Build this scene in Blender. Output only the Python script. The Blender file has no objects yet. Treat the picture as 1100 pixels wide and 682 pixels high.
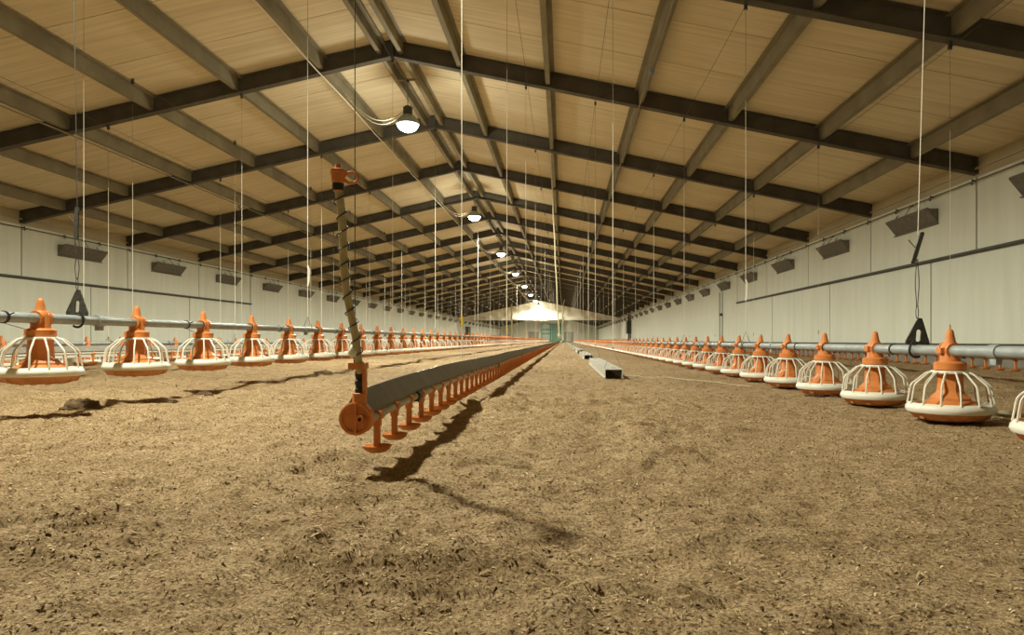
import bpy, math, random
import numpy as np
from mathutils import Vector, Matrix

R = random.Random(7)
C = bpy.context.scene.collection
sc = bpy.context.scene

# ------------------------------------------------------------------ camera, world, exposure
CAM_H = 0.365
cd = bpy.data.cameras.new('camera'); cam = bpy.data.objects.new('camera', cd); C.objects.link(cam)
cam.location = (0, 0, CAM_H)
cam.rotation_euler = (math.radians(90), 0, math.radians(2.36))
cd.sensor_width = 36; cd.lens = 740 / 1100 * 36
cd.shift_x = -25 / 1100; cd.shift_y = 24.5 / 1100
cd.clip_start = 0.02; cd.clip_end = 400
sc.camera = cam
w = bpy.data.worlds.new('world'); sc.world = w; w.use_nodes = True
w.node_tree.nodes['Background'].inputs[0].default_value = (0.02, 0.025, 0.03, 1)
w.node_tree.nodes['Background'].inputs[1].default_value = 0.2
sc.view_settings.view_transform = 'Standard'; sc.view_settings.look = 'None'
sc.view_settings.gamma = 1; sc.view_settings.use_curve_mapping = False
sc.view_settings.exposure = 0.50
sc.cycles.use_denoising = True
sc.cycles.max_bounces = 10; sc.cycles.diffuse_bounces = 7
sc.cycles.sample_clamp_indirect = 8
LAMP_POWER = 950          # W of each high bay lamp
LAMP_COLOR = (0.97, 0.95, 0.78)

# ------------------------------------------------------------------ dimensions
S = 3.38                               # rafter spacing
Y_R = [(k + 1.979) * S for k in range(-4, 34)]   # rafter positions along the barn
Y_END = 118.4; Y_BACK = -7.2
XR = -2.52                             # ridge
HW = 8.40
XW_R = XR + HW; XW_L = XR - HW
def rz(d): return 4.535 - 0.216 * d    # rafter underside at distance d from the ridge
RD = 0.24; CEIL = 0.247
LINE_FR, LINE_FL, LINE_FL2 = 1.746, -2.52, -6.83
LINE_D, LINE_DR, LINE_DL = -0.523, 3.69, -4.76
LINE_T, LINE_TL = 0.465, -5.72
RAIL_Z = 1.63; RAIL_END = 23.64

# ------------------------------------------------------------------ materials
def mat(name, col, rough=0.6, metal=0.0, noise=0.0, nscale=8.0, bump=0.0, bscale=40.0, stretch=None, col2=None, spec=0.4):
    m = bpy.data.materials.new(name); m.use_nodes = True
    nt = m.node_tree; b = nt.nodes['Principled BSDF']
    b.inputs['Roughness'].default_value = rough; b.inputs['Metallic'].default_value = metal
    b.inputs['Specular IOR Level'].default_value = spec
    tc = nt.nodes.new('ShaderNodeTexCoord'); mp = nt.nodes.new('ShaderNodeMapping')
    nt.links.new(tc.outputs['Object'], mp.inputs['Vector'])
    if stretch: mp.inputs['Scale'].default_value = stretch
    n = nt.nodes.new('ShaderNodeTexNoise'); n.inputs['Scale'].default_value = nscale; n.inputs['Detail'].default_value = 5
    nt.links.new(mp.outputs[0], n.inputs['Vector'])
    r = nt.nodes.new('ShaderNodeValToRGB')
    c2 = col2 if col2 else tuple(c * (1 - noise) for c in col)
    r.color_ramp.elements[0].position = 0.32; r.color_ramp.elements[1].position = 0.68
    r.color_ramp.elements[0].color = (*c2, 1); r.color_ramp.elements[1].color = (*col, 1)
    nt.links.new(n.outputs['Fac'], r.inputs['Fac'])
    nt.links.new(r.outputs['Color'], b.inputs['Base Color'])
    if bump:
        n2 = nt.nodes.new('ShaderNodeTexNoise'); n2.inputs['Scale'].default_value = bscale; n2.inputs['Detail'].default_value = 6
        nt.links.new(mp.outputs[0], n2.inputs['Vector'])
        bp = nt.nodes.new('ShaderNodeBump'); bp.inputs['Strength'].default_value = bump; bp.inputs['Distance'].default_value = 0.01
        nt.links.new(n2.outputs['Fac'], bp.inputs['Height']); nt.links.new(bp.outputs[0], b.inputs['Normal'])
    return m

M = {}
M['orange'] = mat('orange_plastic', (0.68, 0.235, 0.06), 0.5, noise=0.22, nscale=14, spec=0.35)
M['orange_dusty'] = mat('orange_plastic_dusty', (0.64, 0.25, 0.08), 0.6, col2=(0.46, 0.2, 0.08), nscale=30)
M['white_plastic'] = mat('white_plastic', (0.80, 0.78, 0.66), 0.45, noise=0.12, nscale=12)
M['galv'] = mat('galvanised_steel', (0.34, 0.375, 0.37), 0.55, 0.2, noise=0.2, nscale=16)
M['alu'] = mat('dusty_profile', (0.18, 0.162, 0.112), 0.62, 0.1, noise=0.25, nscale=9, bump=0.1, bscale=90)
M['pipe_pale'] = mat('drinker_pipe', (0.52, 0.46, 0.33), 0.5, noise=0.2, nscale=20)
M['trough'] = mat('zinc_sheet', (0.62, 0.62, 0.56), 0.5, 0.25, noise=0.18, nscale=7)
M['rafter'] = mat('brown_painted_steel', (0.125, 0.110, 0.084), 0.75, noise=0.3, nscale=4, spec=0.15)
M['purlin'] = mat('aged_steel_purlin', (0.30, 0.265, 0.175), 0.65, 0.1, noise=0.25, nscale=3, spec=0.2)
M['black'] = mat('black_plastic', (0.02, 0.02, 0.018), 0.5, noise=0.3)
M['dark_metal'] = mat('dark_pitted_steel', (0.10, 0.10, 0.085), 0.6, 0.3, col2=(0.035, 0.035, 0.03), nscale=90)
M['inlet'] = mat('grey_inlet_plastic', (0.20, 0.19, 0.155), 0.6, noise=0.3, nscale=14)
M['wall'] = mat('pale_wall_panel', (0.83, 0.87, 0.76), 0.5, col2=(0.76, 0.795, 0.68), nscale=1.6, stretch=(3, 3, 0.35), spec=0.3)
M['joint'] = mat('dark_joint', (0.16, 0.15, 0.115), 0.8, noise=0.3)
M['rail'] = mat('grey_rail', (0.12, 0.115, 0.09), 0.6, 0.2, noise=0.25)
M['kerb'] = mat('grey_concrete', (0.26, 0.25, 0.21), 0.85, noise=0.35, nscale=3, bump=0.3, bscale=30)
M['fascia'] = mat('tan_fascia', (0.52, 0.45, 0.30), 0.7, noise=0.2, nscale=2, stretch=(1, 0.3, 4))
M['cord_white'] = mat('pale_cord', (0.80, 0.76, 0.62), 0.7, noise=0.15, nscale=60)
M['cord_dark'] = mat('dark_cable', (0.06, 0.055, 0.045), 0.6, noise=0.2, nscale=60)
M['cord_steel'] = mat('steel_wire', (0.30, 0.28, 0.22), 0.5, 0.4, noise=0.2, nscale=60)
M['rope'] = mat('hemp_rope', (0.62, 0.56, 0.36), 0.8, noise=0.3, nscale=80)
M['yellow'] = mat('yellow_tag', (0.72, 0.52, 0.04), 0.5, noise=0.2)
M['riser'] = mat('translucent_riser_tube', (0.42, 0.36, 0.19), 0.35, noise=0.3, nscale=30)
M['curtain'] = mat('white_sheeting', (0.82, 0.79, 0.66), 0.55, noise=0.1, nscale=2)
M['green'] = mat('green_door', (0.045, 0.30, 0.20), 0.5, noise=0.2, nscale=2)
M['pane'] = mat('pale_reflection_glass', (0.45, 0.62, 0.56), 0.2, noise=0.2)  # pale tone is the reflections on the far door, put into the colour
M['grey_door'] = mat('grey_door', (0.36, 0.38, 0.34), 0.6, noise=0.15)
M['clod'] = mat('shade_dark_litter', (0.16, 0.105, 0.05), 0.98, col2=(0.075, 0.048, 0.022), nscale=40, bump=0.6, bscale=120)  # dark brown stands in for shade on the clod and in crevices
M['shav_pale'] = mat('pale_shaving', (0.72, 0.56, 0.32), 0.8, noise=0.25, nscale=60)
M['shav_tan'] = mat('tan_shaving', (0.46, 0.325, 0.155), 0.85, noise=0.3, nscale=60)
M['shav_brown'] = mat('brown_shaving', (0.27, 0.18, 0.08), 0.9, noise=0.35, nscale=60)

def ceiling_mat():
    m = bpy.data.materials.new('tan_ceiling_board'); m.use_nodes = True
    nt = m.node_tree; b = nt.nodes['Principled BSDF']; b.inputs['Roughness'].default_value = 0.75
    b.inputs['Specular IOR Level'].default_value = 0.2
    tc = nt.nodes.new('ShaderNodeTexCoord')
    mp = nt.nodes.new('ShaderNodeMapping'); mp.inputs['Scale'].default_value = (0.35, 7.0, 0.35)
    nt.links.new(tc.outputs['Object'], mp.inputs['Vector'])
    n = nt.nodes.new('ShaderNodeTexNoise'); n.inputs['Scale'].default_value = 2.2; n.inputs['Detail'].default_value = 6
    nt.links.new(mp.outputs[0], n.inputs['Vector'])
    n2 = nt.nodes.new('ShaderNodeTexNoise'); n2.inputs['Scale'].default_value = 0.9; n2.inputs['Detail'].default_value = 4
    nt.links.new(tc.outputs['Object'], n2.inputs['Vector'])
    r = nt.nodes.new('ShaderNodeValToRGB')
    r.color_ramp.elements[0].position = 0.30; r.color_ramp.elements[1].position = 0.66
    r.color_ramp.elements[0].color = (0.66, 0.565, 0.375, 1); r.color_ramp.elements[1].color = (0.80, 0.70, 0.50, 1)
    nt.links.new(n.outputs['Fac'], r.inputs['Fac'])
    mx = nt.nodes.new('ShaderNodeMixRGB'); mx.blend_type = 'MULTIPLY'; mx.inputs['Fac'].default_value = 0.35
    r2 = nt.nodes.new('ShaderNodeValToRGB'); r2.color_ramp.elements[0].position = 0.3; r2.color_ramp.elements[1].position = 0.7
    r2.color_ramp.elements[0].color = (0.68, 0.66, 0.60, 1); r2.color_ramp.elements[1].color = (1, 1, 1, 1)
    nt.links.new(n2.outputs['Fac'], r2.inputs['Fac'])
    nt.links.new(r.outputs['Color'], mx.inputs['Color1']); nt.links.new(r2.outputs['Color'], mx.inputs['Color2'])
    nt.links.new(mx.outputs['Color'], b.inputs['Base Color'])
    return m
M['ceiling'] = ceiling_mat()

def litter_mat():
    m = bpy.data.materials.new('wood_shaving_litter'); m.use_nodes = True
    nt = m.node_tree; b = nt.nodes['Principled BSDF']; b.inputs['Roughness'].default_value = 0.92
    b.inputs['Specular IOR Level'].default_value = 0.1
    tc = nt.nodes.new('ShaderNodeTexCoord')
    def noise(scale, detail=5, rough=0.6):
        n = nt.nodes.new('ShaderNodeTexNoise'); n.inputs['Scale'].default_value = scale
        n.inputs['Detail'].default_value = detail; n.inputs['Roughness'].default_value = rough
        nt.links.new(tc.outputs['Object'], n.inputs['Vector']); return n
    def ramp(n, p0, c0, p1, c1):
        r = nt.nodes.new('ShaderNodeValToRGB')
        r.color_ramp.elements[0].position = p0; r.color_ramp.elements[1].position = p1
        r.color_ramp.elements[0].color = (*c0, 1); r.color_ramp.elements[1].color = (*c1, 1)
        nt.links.new(n.outputs['Fac'], r.inputs['Fac']); return r
    fine = ramp(noise(130, 4, 0.75), 0.34, (0.17, 0.115, 0.055), 0.62, (0.62, 0.462, 0.268))
    mid = ramp(noise(14, 6, 0.65), 0.34, (0.60, 0.54, 0.46), 0.60, (1, 1, 1))
    big = ramp(noise(1.1, 5, 0.55), 0.30, (0.72, 0.69, 0.64), 0.64, (1, 1, 1))
    a = nt.nodes.new('ShaderNodeMixRGB'); a.blend_type = 'MULTIPLY'; a.inputs['Fac'].default_value = 0.8
    nt.links.new(fine.outputs[0], a.inputs['Color1']); nt.links.new(mid.outputs[0], a.inputs['Color2'])
    c = nt.nodes.new('ShaderNodeMixRGB'); c.blend_type = 'MULTIPLY'; c.inputs['Fac'].default_value = 0.8
    nt.links.new(a.outputs[0], c.inputs['Color1']); nt.links.new(big.outputs[0], c.inputs['Color2'])
    nt.links.new(c.outputs[0], b.inputs['Base Color'])
    v = noise(95, 6, 0.75)
    bp = nt.nodes.new('ShaderNodeBump'); bp.inputs['Strength'].default_value = 0.9; bp.inputs['Distance'].default_value = 0.008
    nt.links.new(v.outputs['Fac'], bp.inputs['Height']); nt.links.new(bp.outputs[0], b.inputs['Normal'])
    return m
M['litter'] = litter_mat()

def emit_mat(name, col, strength):
    m = bpy.data.materials.new(name); m.use_nodes = True
    nt = m.node_tree; nt.nodes.remove(nt.nodes['Principled BSDF'])
    e = nt.nodes.new('ShaderNodeEmission'); e.inputs[0].default_value = (*col, 1); e.inputs[1].default_value = strength
    nt.links.new(e.outputs[0], nt.nodes['Material Output'].inputs[0]); return m
M['lamp_lens'] = emit_mat('lit_lamp_lens', (0.93, 1.0, 0.98), 14)

# ------------------------------------------------------------------ mesh helpers
class MB:
    def __init__(s): s.v = []; s.f = []
    def add(s, vs, fs):
        o = len(s.v); s.v += [tuple(p) for p in vs]; s.f += [tuple(i + o for i in f) for f in fs]; return s
    def box(s, x0, x1, y0, y1, z0, z1):
        return s.add([(x0,y0,z0),(x1,y0,z0),(x1,y1,z0),(x0,y1,z0),(x0,y0,z1),(x1,y0,z1),(x1,y1,z1),(x0,y1,z1)],
                     [(0,3,2,1),(4,5,6,7),(0,1,5,4),(1,2,6,5),(2,3,7,6),(3,0,4,7)])
    def hexa(s, p):        # eight corners, order as box
        return s.add(p, [(0,3,2,1),(4,5,6,7),(0,1,5,4),(1,2,6,5),(2,3,7,6),(3,0,4,7)])
    def tube(s, pts, r, n=8, caps=True):
        pts = [Vector(p) for p in pts]; rs = r if isinstance(r, (list, tuple)) else [r] * len(pts)
        vs = []; fs = []; up = None
        for i, p in enumerate(pts):
            t = (pts[min(i+1, len(pts)-1)] - pts[max(i-1, 0)]).normalized()
            if up is None:
                a = Vector((0,0,1)) if abs(t.z) < 0.9 else Vector((1,0,0))
                up = (a - t * a.dot(t)).normalized()
            else: up = (up - t * up.dot(t)).normalized()
            b = t.cross(up)
            for k in range(n):
                an = 2 * math.pi * k / n
                vs.append(p + (up * math.cos(an) + b * math.sin(an)) * rs[i])
        for i in range(len(pts) - 1):
            for k in range(n):
                fs.append((i*n+k, i*n+(k+1)%n, (i+1)*n+(k+1)%n, (i+1)*n+k))
        if caps:
            fs.append(tuple(range(n-1, -1, -1))); fs.append(tuple((len(pts)-1)*n + k for k in range(n)))
        return s.add(vs, fs)
    def lathe(s, prof, n=24, c=(0,0,0), axis='z', a0=0.0):   # prof: (r, h)
        vs = []; fs = []
        for r, h in prof:
            for k in range(n):
                an = 2*math.pi*k/n + a0
                q = (r*math.cos(an), r*math.sin(an), h)
                if axis == 'y': q = (q[0], q[2], q[1])
                if axis == 'x': q = (q[2], q[0], q[1])
                vs.append((q[0]+c[0], q[1]+c[1], q[2]+c[2]))
        for i in range(len(prof)-1):
            for k in range(n):
                f = (i*n+k, i*n+(k+1)%n, (i+1)*n+(k+1)%n, (i+1)*n+k)
                fs.append(f if axis != 'y' else f[::-1])
        for i, rev in ((0, True), (len(prof)-1, False)):
            if prof[i][0] > 1e-6 and (i == 0 or True):
                f = tuple(i*n+k for k in range(n))
                fs.append(f[::-1] if rev else f)
        return s.add(vs, fs)
    def prism(s, poly, y0, y1):   # polygon in xz, extruded along y
        n = len(poly)
        vs = [(x, y0, z) for x, z in poly] + [(x, y1, z) for x, z in poly]
        return s.add(vs, [tuple(range(n)), tuple(range(2*n-1, n-1, -1))] + [(i, i+n, (i+1)%n+n, (i+1)%n) for i in range(n)])
    def sweep(s, poly, path):     # closed xz polygon along a path of (x, y, z)
        n = len(poly); vs = []; fs = []
        for px, py, pz in path: vs += [(px+x, py, pz+z) for x, z in poly]
        for i in range(len(path)-1):
            for k in range(n): fs.append((i*n+k, (i+1)*n+k, (i+1)*n+(k+1)%n, i*n+(k+1)%n))
        fs.append(tuple(range(n))); fs.append(tuple((len(path)-1)*n + k for k in range(n-1, -1, -1)))
        return s.add(vs, fs)
    def merge(s, other, off=(0,0,0)):
        return s.add([(x+off[0], y+off[1], z+off[2]) for x, y, z in other.v], other.f)
    def mesh(s, name, m, smooth=None):
        me = bpy.data.meshes.new(name); me.from_pydata(s.v, [], s.f)
        me.materials.append(M[m] if isinstance(m, str) else m)
        if smooth:
            me.shade_smooth(); me.set_sharp_from_angle(angle=math.radians(smooth))
        me.update(); return me

def link(name, me, parent=None, loc=None, rot=None):
    o = bpy.data.objects.new(name, me); C.objects.link(o)
    if parent: o.parent = parent
    if loc: o.location = loc
    if rot: o.rotation_euler = rot
    return o
def empty(name, loc=(0,0,0)):
    o = bpy.data.objects.new(name, None); C.objects.link(o); o.location = loc; o.empty_display_size = 0.1; return o
def tag(o, label, cat, group=None, kind=None):
    if label: o['label'] = label
    if cat: o['category'] = cat
    if group: o['group'] = group
    if kind: o['kind'] = kind
    return o
def struct(o, label=None, cat=None):
    o['kind'] = 'structure'
    if label: o['label'] = label
    if cat: o['category'] = cat
    return o
ORD = ['nearest','second','third','fourth','fifth','sixth','seventh','eighth','ninth','tenth','eleventh','twelfth',
       'thirteenth','fourteenth','fifteenth','sixteenth',
       'seventeenth','eighteenth','nineteenth','twentieth']

# ------------------------------------------------------------------ floor relief
rng = np.random.default_rng(11)
T = rng.random((512, 512))
def vnoise(x, y):
    xi = np.floor(x).astype(int); yi = np.floor(y).astype(int)
    fx = x - xi; fy = y - yi; fx = fx*fx*(3-2*fx); fy = fy*fy*(3-2*fy)
    a = T[xi % 512, yi % 512]; b = T[(xi+1) % 512, yi % 512]; c = T[xi % 512, (yi+1) % 512]; d = T[(xi+1) % 512, (yi+1) % 512]
    return (a*(1-fx)+b*fx)*(1-fy) + (c*(1-fx)+d*fx)*fy
def smooth(a, b, t):
    t = np.clip((t-a)/(b-a), 0, 1); return t*t*(3-2*t)
def floor_h(x, y):
    x = np.asarray(x, float); y = np.asarray(y, float)
    h = 0.030*(vnoise(x*1.3+7, y*1.1+3)-.5) + 0.022*(vnoise(x*3.7+40, y*3.3+9)-.5)
    h += 0.020*(vnoise(x*9+5, y*9+77)-.5) + 0.013*(vnoise(x*24+15, y*24+7)-.5) + 0.008*(vnoise(x*60, y*60+90)-.5)
    h -= 0.014*smooth(0.76, 0.84, vnoise(x*11+31, y*15+61))*smooth(0.35, 0.6, vnoise(x*1.6+9, y*1.6+4))     # small scratched pits
    cl = smooth(0.70, 0.86, vnoise(x*3.1+100, y*4.5+50))            # raked up clumps
    h += cl * (0.022 + 0.022*(vnoise(x*38+3, y*38+8)-.5))
    fur = np.abs(vnoise(x*1.1+220, y*2.6+130)-.5)                    # scuffed furrows running across
    h -= 0.016*(1-smooth(0.0, 0.035, fur))*smooth(0.45, 0.6, vnoise(x*1.7+60, y*1.7+20))
    damp = 0.35 + 0.65*smooth(0.5, 1.6, np.abs(x-LINE_FR))
    h = h*damp - 0.008*np.exp(-((x-LINE_FR)/0.5)**2)
    h += 0.018*np.exp(-((x-LINE_D)/0.45)**2)*smooth(5, 2.5, y)
    h -= 0.022*np.exp(-((x+2.30+0.1*np.sin(y*1.3))/0.035)**2)*smooth(5.5, 6.5, y)*(0.4+vnoise(x*3, y*2.0))
    return h
def grow(start, end, step, rate):
    out = [start]; s = step
    while out[-1] < end: out.append(out[-1] + s); s *= rate
    out[-1] = end; return out
xs = np.array([-q for q in grow(1.9, -XW_L, 0.014, 1.035)[::-1]] + list(np.arange(-1.9+0.0127, 1.9, 0.0127)) + grow(1.9, XW_R, 0.014, 1.035))
ys = np.array([-q for q in grow(-0.5, -Y_BACK, 0.03, 1.15)[::-1]] + list(np.arange(0.5+0.0127, 4.2, 0.0127)) + grow(4.2, Y_END, 0.0127, 1.022))
ys[ys < -6.9] = Y_BACK
ys = np.unique(ys)
gx, gy = np.meshgrid(xs, ys)
gz = floor_h(gx, gy)
nx, ny = len(xs), len(ys)
co = np.stack([gx, gy, gz], -1).reshape(-1, 3).astype(np.float32)
idx = np.arange(nx*ny).reshape(ny, nx)
q = np.stack([idx[:-1,:-1], idx[:-1,1:], idx[1:,1:], idx[1:,:-1]], -1).reshape(-1, 4)
def np_mesh(name, co, q, mats, mi=None):
    me = bpy.data.meshes.new(name); me.vertices.add(len(co)); me.vertices.foreach_set('co', co.ravel())
    me.loops.add(q.size); me.loops.foreach_set('vertex_index', q.ravel().astype(np.int32))
    me.polygons.add(len(q)); me.polygons.foreach_set('loop_start', (np.arange(len(q))*q.shape[1]).astype(np.int32))
    for m in mats: me.materials.append(M[m])
    if mi is not None: me.polygons.foreach_set('material_index', mi.astype(np.int32))
    me.update(calc_edges=True); me.validate(); return me
fm = np_mesh('floor', co, q, ['litter']); fm.shade_smooth()
floor = struct(link('floor', fm), 'uneven tan wood shaving litter covering the whole barn floor', 'floor')

# loose shavings: nobody could count them
def shavings(n, y0, y1, power, seed, size, name, label, mats=('shav_pale','shav_tan','shav_brown'), cat='wood shavings', fat=0.16):
    g = np.random.default_rng(seed)
    y = y0 + (y1-y0) * g.random(n)**power
    x = (g.random(n)*2-1) * (0.95*y + 0.5) - 0.08*y
    x = np.clip(x, XW_L+0.2, XW_R-0.2)
    L = size*(0.4 + 1.1*g.random(n)**2.5 + 2.4*(g.random(n) < 0.007)) * (0.8+0.2*y/y0); W = np.minimum(L*(fat+0.38*g.random(n)**1.5), size*0.8)
    th = g.random(n)*2*np.pi; tilt = g.normal(0, 0.32, n); roll = g.normal(0, 0.4, n)
    z = floor_h(x, y) + 0.0012 + 0.25*L*np.abs(np.sin(tilt))
    ux = np.stack([np.cos(th)*np.cos(tilt), np.sin(th)*np.cos(tilt), np.sin(tilt)], -1)
    vx = np.stack([-np.sin(th)*np.cos(roll), np.cos(th)*np.cos(roll), np.sin(roll)], -1)
    nrm = np.cross(ux, vx); c = np.stack([x, y, z], -1); lu = (L/2)[:,None]; wv = (W/2)[:,None]
    bow = nrm * (L*0.10)[:,None]
    P = np.stack([c-ux*lu-vx*wv, c-ux*lu+vx*wv, c+vx*wv*1.1+bow, c-vx*wv*1.1+bow, c+ux*lu+vx*wv*.6, c+ux*lu-vx*wv*.6], 1)
    base = (np.arange(n)*6)[:,None]
    q = np.concatenate([base+np.array([[0,3,2,1]]), base+np.array([[3,5,4,2]])], 1).reshape(-1, 4)
    k = g.random(n); mi = np.where(k < 0.11, 0, np.where(k < 0.74, 1, 2)); mi = np.repeat(mi, 2)
    me = np_mesh(name, P.reshape(-1,3).astype(np.float32), q, list(mats), mi)
    return tag(link(name, me), label, cat, kind='stuff')
shavings(230000, 0.62, 4.2, 1.35, 3, 0.0046, 'wood_shavings', 'loose pale and brown wood shavings scattered over the near litter')
shavings(60000, 4.2, 14, 1.3, 4, 0.0105, 'wood_shavings', 'coarser wood shavings scattered over the litter between the feeding lines')

shavings(8000, 0.62, 7.0, 1.3, 5, 0.0052, 'litter_crumbs', 'dark crumbs coloured as the shade of crevices in the near litter', ('clod','clod','shav_brown'), 'crumbs', 0.4)  # bits darkened to paint the shade between ridges of litter

# ------------------------------------------------------------------ ceiling
def roof_strip(y0, y1, side, d0, d1, zoff, th):
    x0, x1 = XR + side*d0, XR + side*d1
    z0, z1 = rz(d0) + zoff, rz(d1) + zoff
    p = [(x0,y0,z0),(x1,y0,z1),(x1,y1,z1),(x0,y1,z0),(x0,y0,z0+th),(x1,y0,z1+th),(x1,y1,z1+th),(x0,y1,z0+th)]
    return p
mb = MB()
for sd in (-1, 1): mb.hexa(roof_strip(Y_BACK-.2, Y_END+.2, sd, 0, HW+0.25, CEIL+0.034, 0.06))
ceiling = struct(link('ceiling', mb.mesh('ceiling', 'joint')), 'pitched barn ceiling of tan boards under brown steel rafters', 'ceiling')
PW = S/3
for sd in (-1, 1):
    y0 = Y_R[0] - 2*PW; me = None
    m_ = MB()
    m_.hexa(roof_strip(0.007, PW-0.007, sd, 0.0, HW, CEIL, 0.03))
    me = m_.mesh('ceiling_panel', 'ceiling')
    y = y0
    while y + PW < Y_END + 0.6:
        link('ceiling_panel', me, ceiling, (0, y, 0)); y += PW
# rafters
def rafter_mesh(sd):
    m_ = MB(); d0, d1 = 0.0, HW
    for (a, b, ya, yb) in ((0.0, 0.012, -0.06, 0.06), (RD-0.012, RD, -0.06, 0.06), (0.012, RD-0.012, -0.006, 0.006)):
        x0, x1 = XR + sd*d0, XR + sd*d1; z0, z1 = rz(d0), rz(d1)
        m_.hexa([(x0,ya,z0+a),(x1,ya,z1+a),(x1,yb,z1+a),(x0,yb,z0+a),(x0,ya,z0+b),(x1,ya,z1+b),(x1,yb,z1+b),(x0,yb,z0+b)])
    # end plate at the ridge and stiffener at the eave
    m_.box(min(XR, XR+sd*0.02), max(XR, XR+sd*0.02), -0.06, 0.06, rz(0)-0.03, rz(0)+RD)
    xe = XR + sd*(HW-0.02)
    m_.box(min(xe, xe+sd*0.02), max(xe, xe+sd*0.02), -0.06, 0.06, rz(HW), rz(HW)+RD)
    return m_.mesh('rafter', 'rafter')
rm = {sd: rafter_mesh(sd) for sd in (-1, 1)}
for y in Y_R:
    for sd in (-1, 1): link('rafter', rm[sd], ceiling, (0, y, 0))
# purlins, one length per bay
PD = [0.16] + [1.03 + 1.29*k for k in range(6)]
def purlin_mesh(sd, d):
    x = XR + sd*d; zt = rz(d) + CEIL + 0.001; h = 0.20 if d > 0.2 else 0.17
    m_ = MB(); L = S - 0.016; t = 0.006
    w_ = -0.065 if x < 0.5 else 0.065      # flanges turn outwards from the middle aisle
    m_.box(x-t/2, x+t/2, 0, L, zt-h, zt)
    xi = (x, x+w_)
    m_.box(min(xi), max(xi), 0, L, zt-h, zt-h+t)
    xo = (x, x-w_)
    m_.box(min(xo), max(xo), 0, L, zt-0.012-t, zt-0.012)
    xl = x+w_; q_ = -math.copysign(t, w_)
    m_.box(min(xl, xl+q_), max(xl, xl+q_), 0, L, zt-h, zt-h+0.02)
    return m_
pm = {(sd, i): purlin_mesh(sd, d) for sd in (-1, 1) for i, d in enumerate(PD)}
pme = {k: v.mesh('purlin', 'purlin') for k, v in pm.items()}
rest = MB()
for j in range(len(Y_R)-1):
    y = Y_R[j] + 0.008
    for k in pme:
        if 2 <= j <= 22: link('purlin', pme[k], ceiling, (0, y, 0))
        else: rest.merge(pm[k], (0, y, 0))
o = link('purlin_rows', rest.mesh('purlin_rows', 'purlin'), ceiling); o['kind'] = 'stuff'

# ------------------------------------------------------------------ walls
ZT = rz(HW) + CEIL
def wall_side(sd, name):
    x = XR + sd*HW
    def bx(m_, a, b, y0, y1, z0, z1):      # a, b: distance into the room
        xa, xb = x - sd*a, x - sd*b
        return m_.box(min(xa, xb), max(xa, xb), y0, y1, z0, z1)
    wl = struct(link(name, bx(MB(), -0.20, -0.03, Y_BACK, Y_END, 0.0-0.05, ZT).mesh(name, 'joint')),
                'long %s side wall of pale cladding panels above a concrete kerb' % name[5:], 'wall')
    def panel(y0, y1, z0, z1, g=0.018):
        link('wall_panel', bx(MB(), -0.03, 0.0, y0+g, y1-g, z0, z1).mesh('wall_panel', 'wall'), wl)
    ztop = rz(HW) - 0.03
    for y0, y1 in zip(Y_R[:-1], Y_R[1:]):
        if y1 < RAIL_END + 0.1: panel(y0, y1, RAIL_Z+0.03, ztop)
    panel(Y_BACK, Y_R[0], RAIL_Z+0.03, ztop)
    y = 11.29 - 4*4.2
    while y < RAIL_END - 0.2:
        panel(max(y, Y_BACK), min(y+4.2, RAIL_END), 0.31, RAIL_Z-0.03); y += 4.2
    # full height planks beyond the rail
    n = int((Y_END - RAIL_END)/PW); wdt = (Y_END-RAIL_END)/n
    me = bx(MB(), -0.03, 0.0, 0.003, wdt-0.003, 0.31, ztop).mesh('wall_panel', 'wall')
    for i in range(n): link('wall_panel', me, wl, (0, RAIL_END + i*wdt, 0))
    link('fascia', bx(MB(), -0.03, 0.004, Y_BACK, Y_END, ztop, ZT).mesh('fascia', 'fascia'), wl)
    link('eave_strip', bx(MB(), 0.004, 0.03, Y_BACK, Y_END, ztop+0.10, ztop+0.13).mesh('eave_strip', 'fascia'), wl)
    r_ = MB(); bx(r_, -0.03, 0.02, Y_BACK, RAIL_END, RAIL_Z-0.03, RAIL_Z+0.03); bx(r_, 0.02, 0.05, Y_BACK, RAIL_END, RAIL_Z-0.008, RAIL_Z+0.008)
    tr = struct(link('trim_1' if sd > 0 else 'trim_2', r_.mesh('rail', 'rail')),
                'dark rail along the near %s wall between upper and lower panels' % name[5:], 'rail')
    kb = struct(link('baseboard_' + name[5:], bx(MB(), -0.03, 0.06, Y_BACK, Y_END, -0.05, 0.30).mesh('kerb', 'kerb')),
                'low grey concrete kerb at the foot of the %s wall' % name[5:], 'kerb')
    cap = link('kerb_cap', bx(MB(), -0.03, 0.075, Y_BACK, Y_END, 0.30, 0.318).mesh('kerb_cap', 'rail'), kb)
    return wl
wall_l = wall_side(-1, 'wall_left'); wall_r = wall_side(1, 'wall_right')

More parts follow.
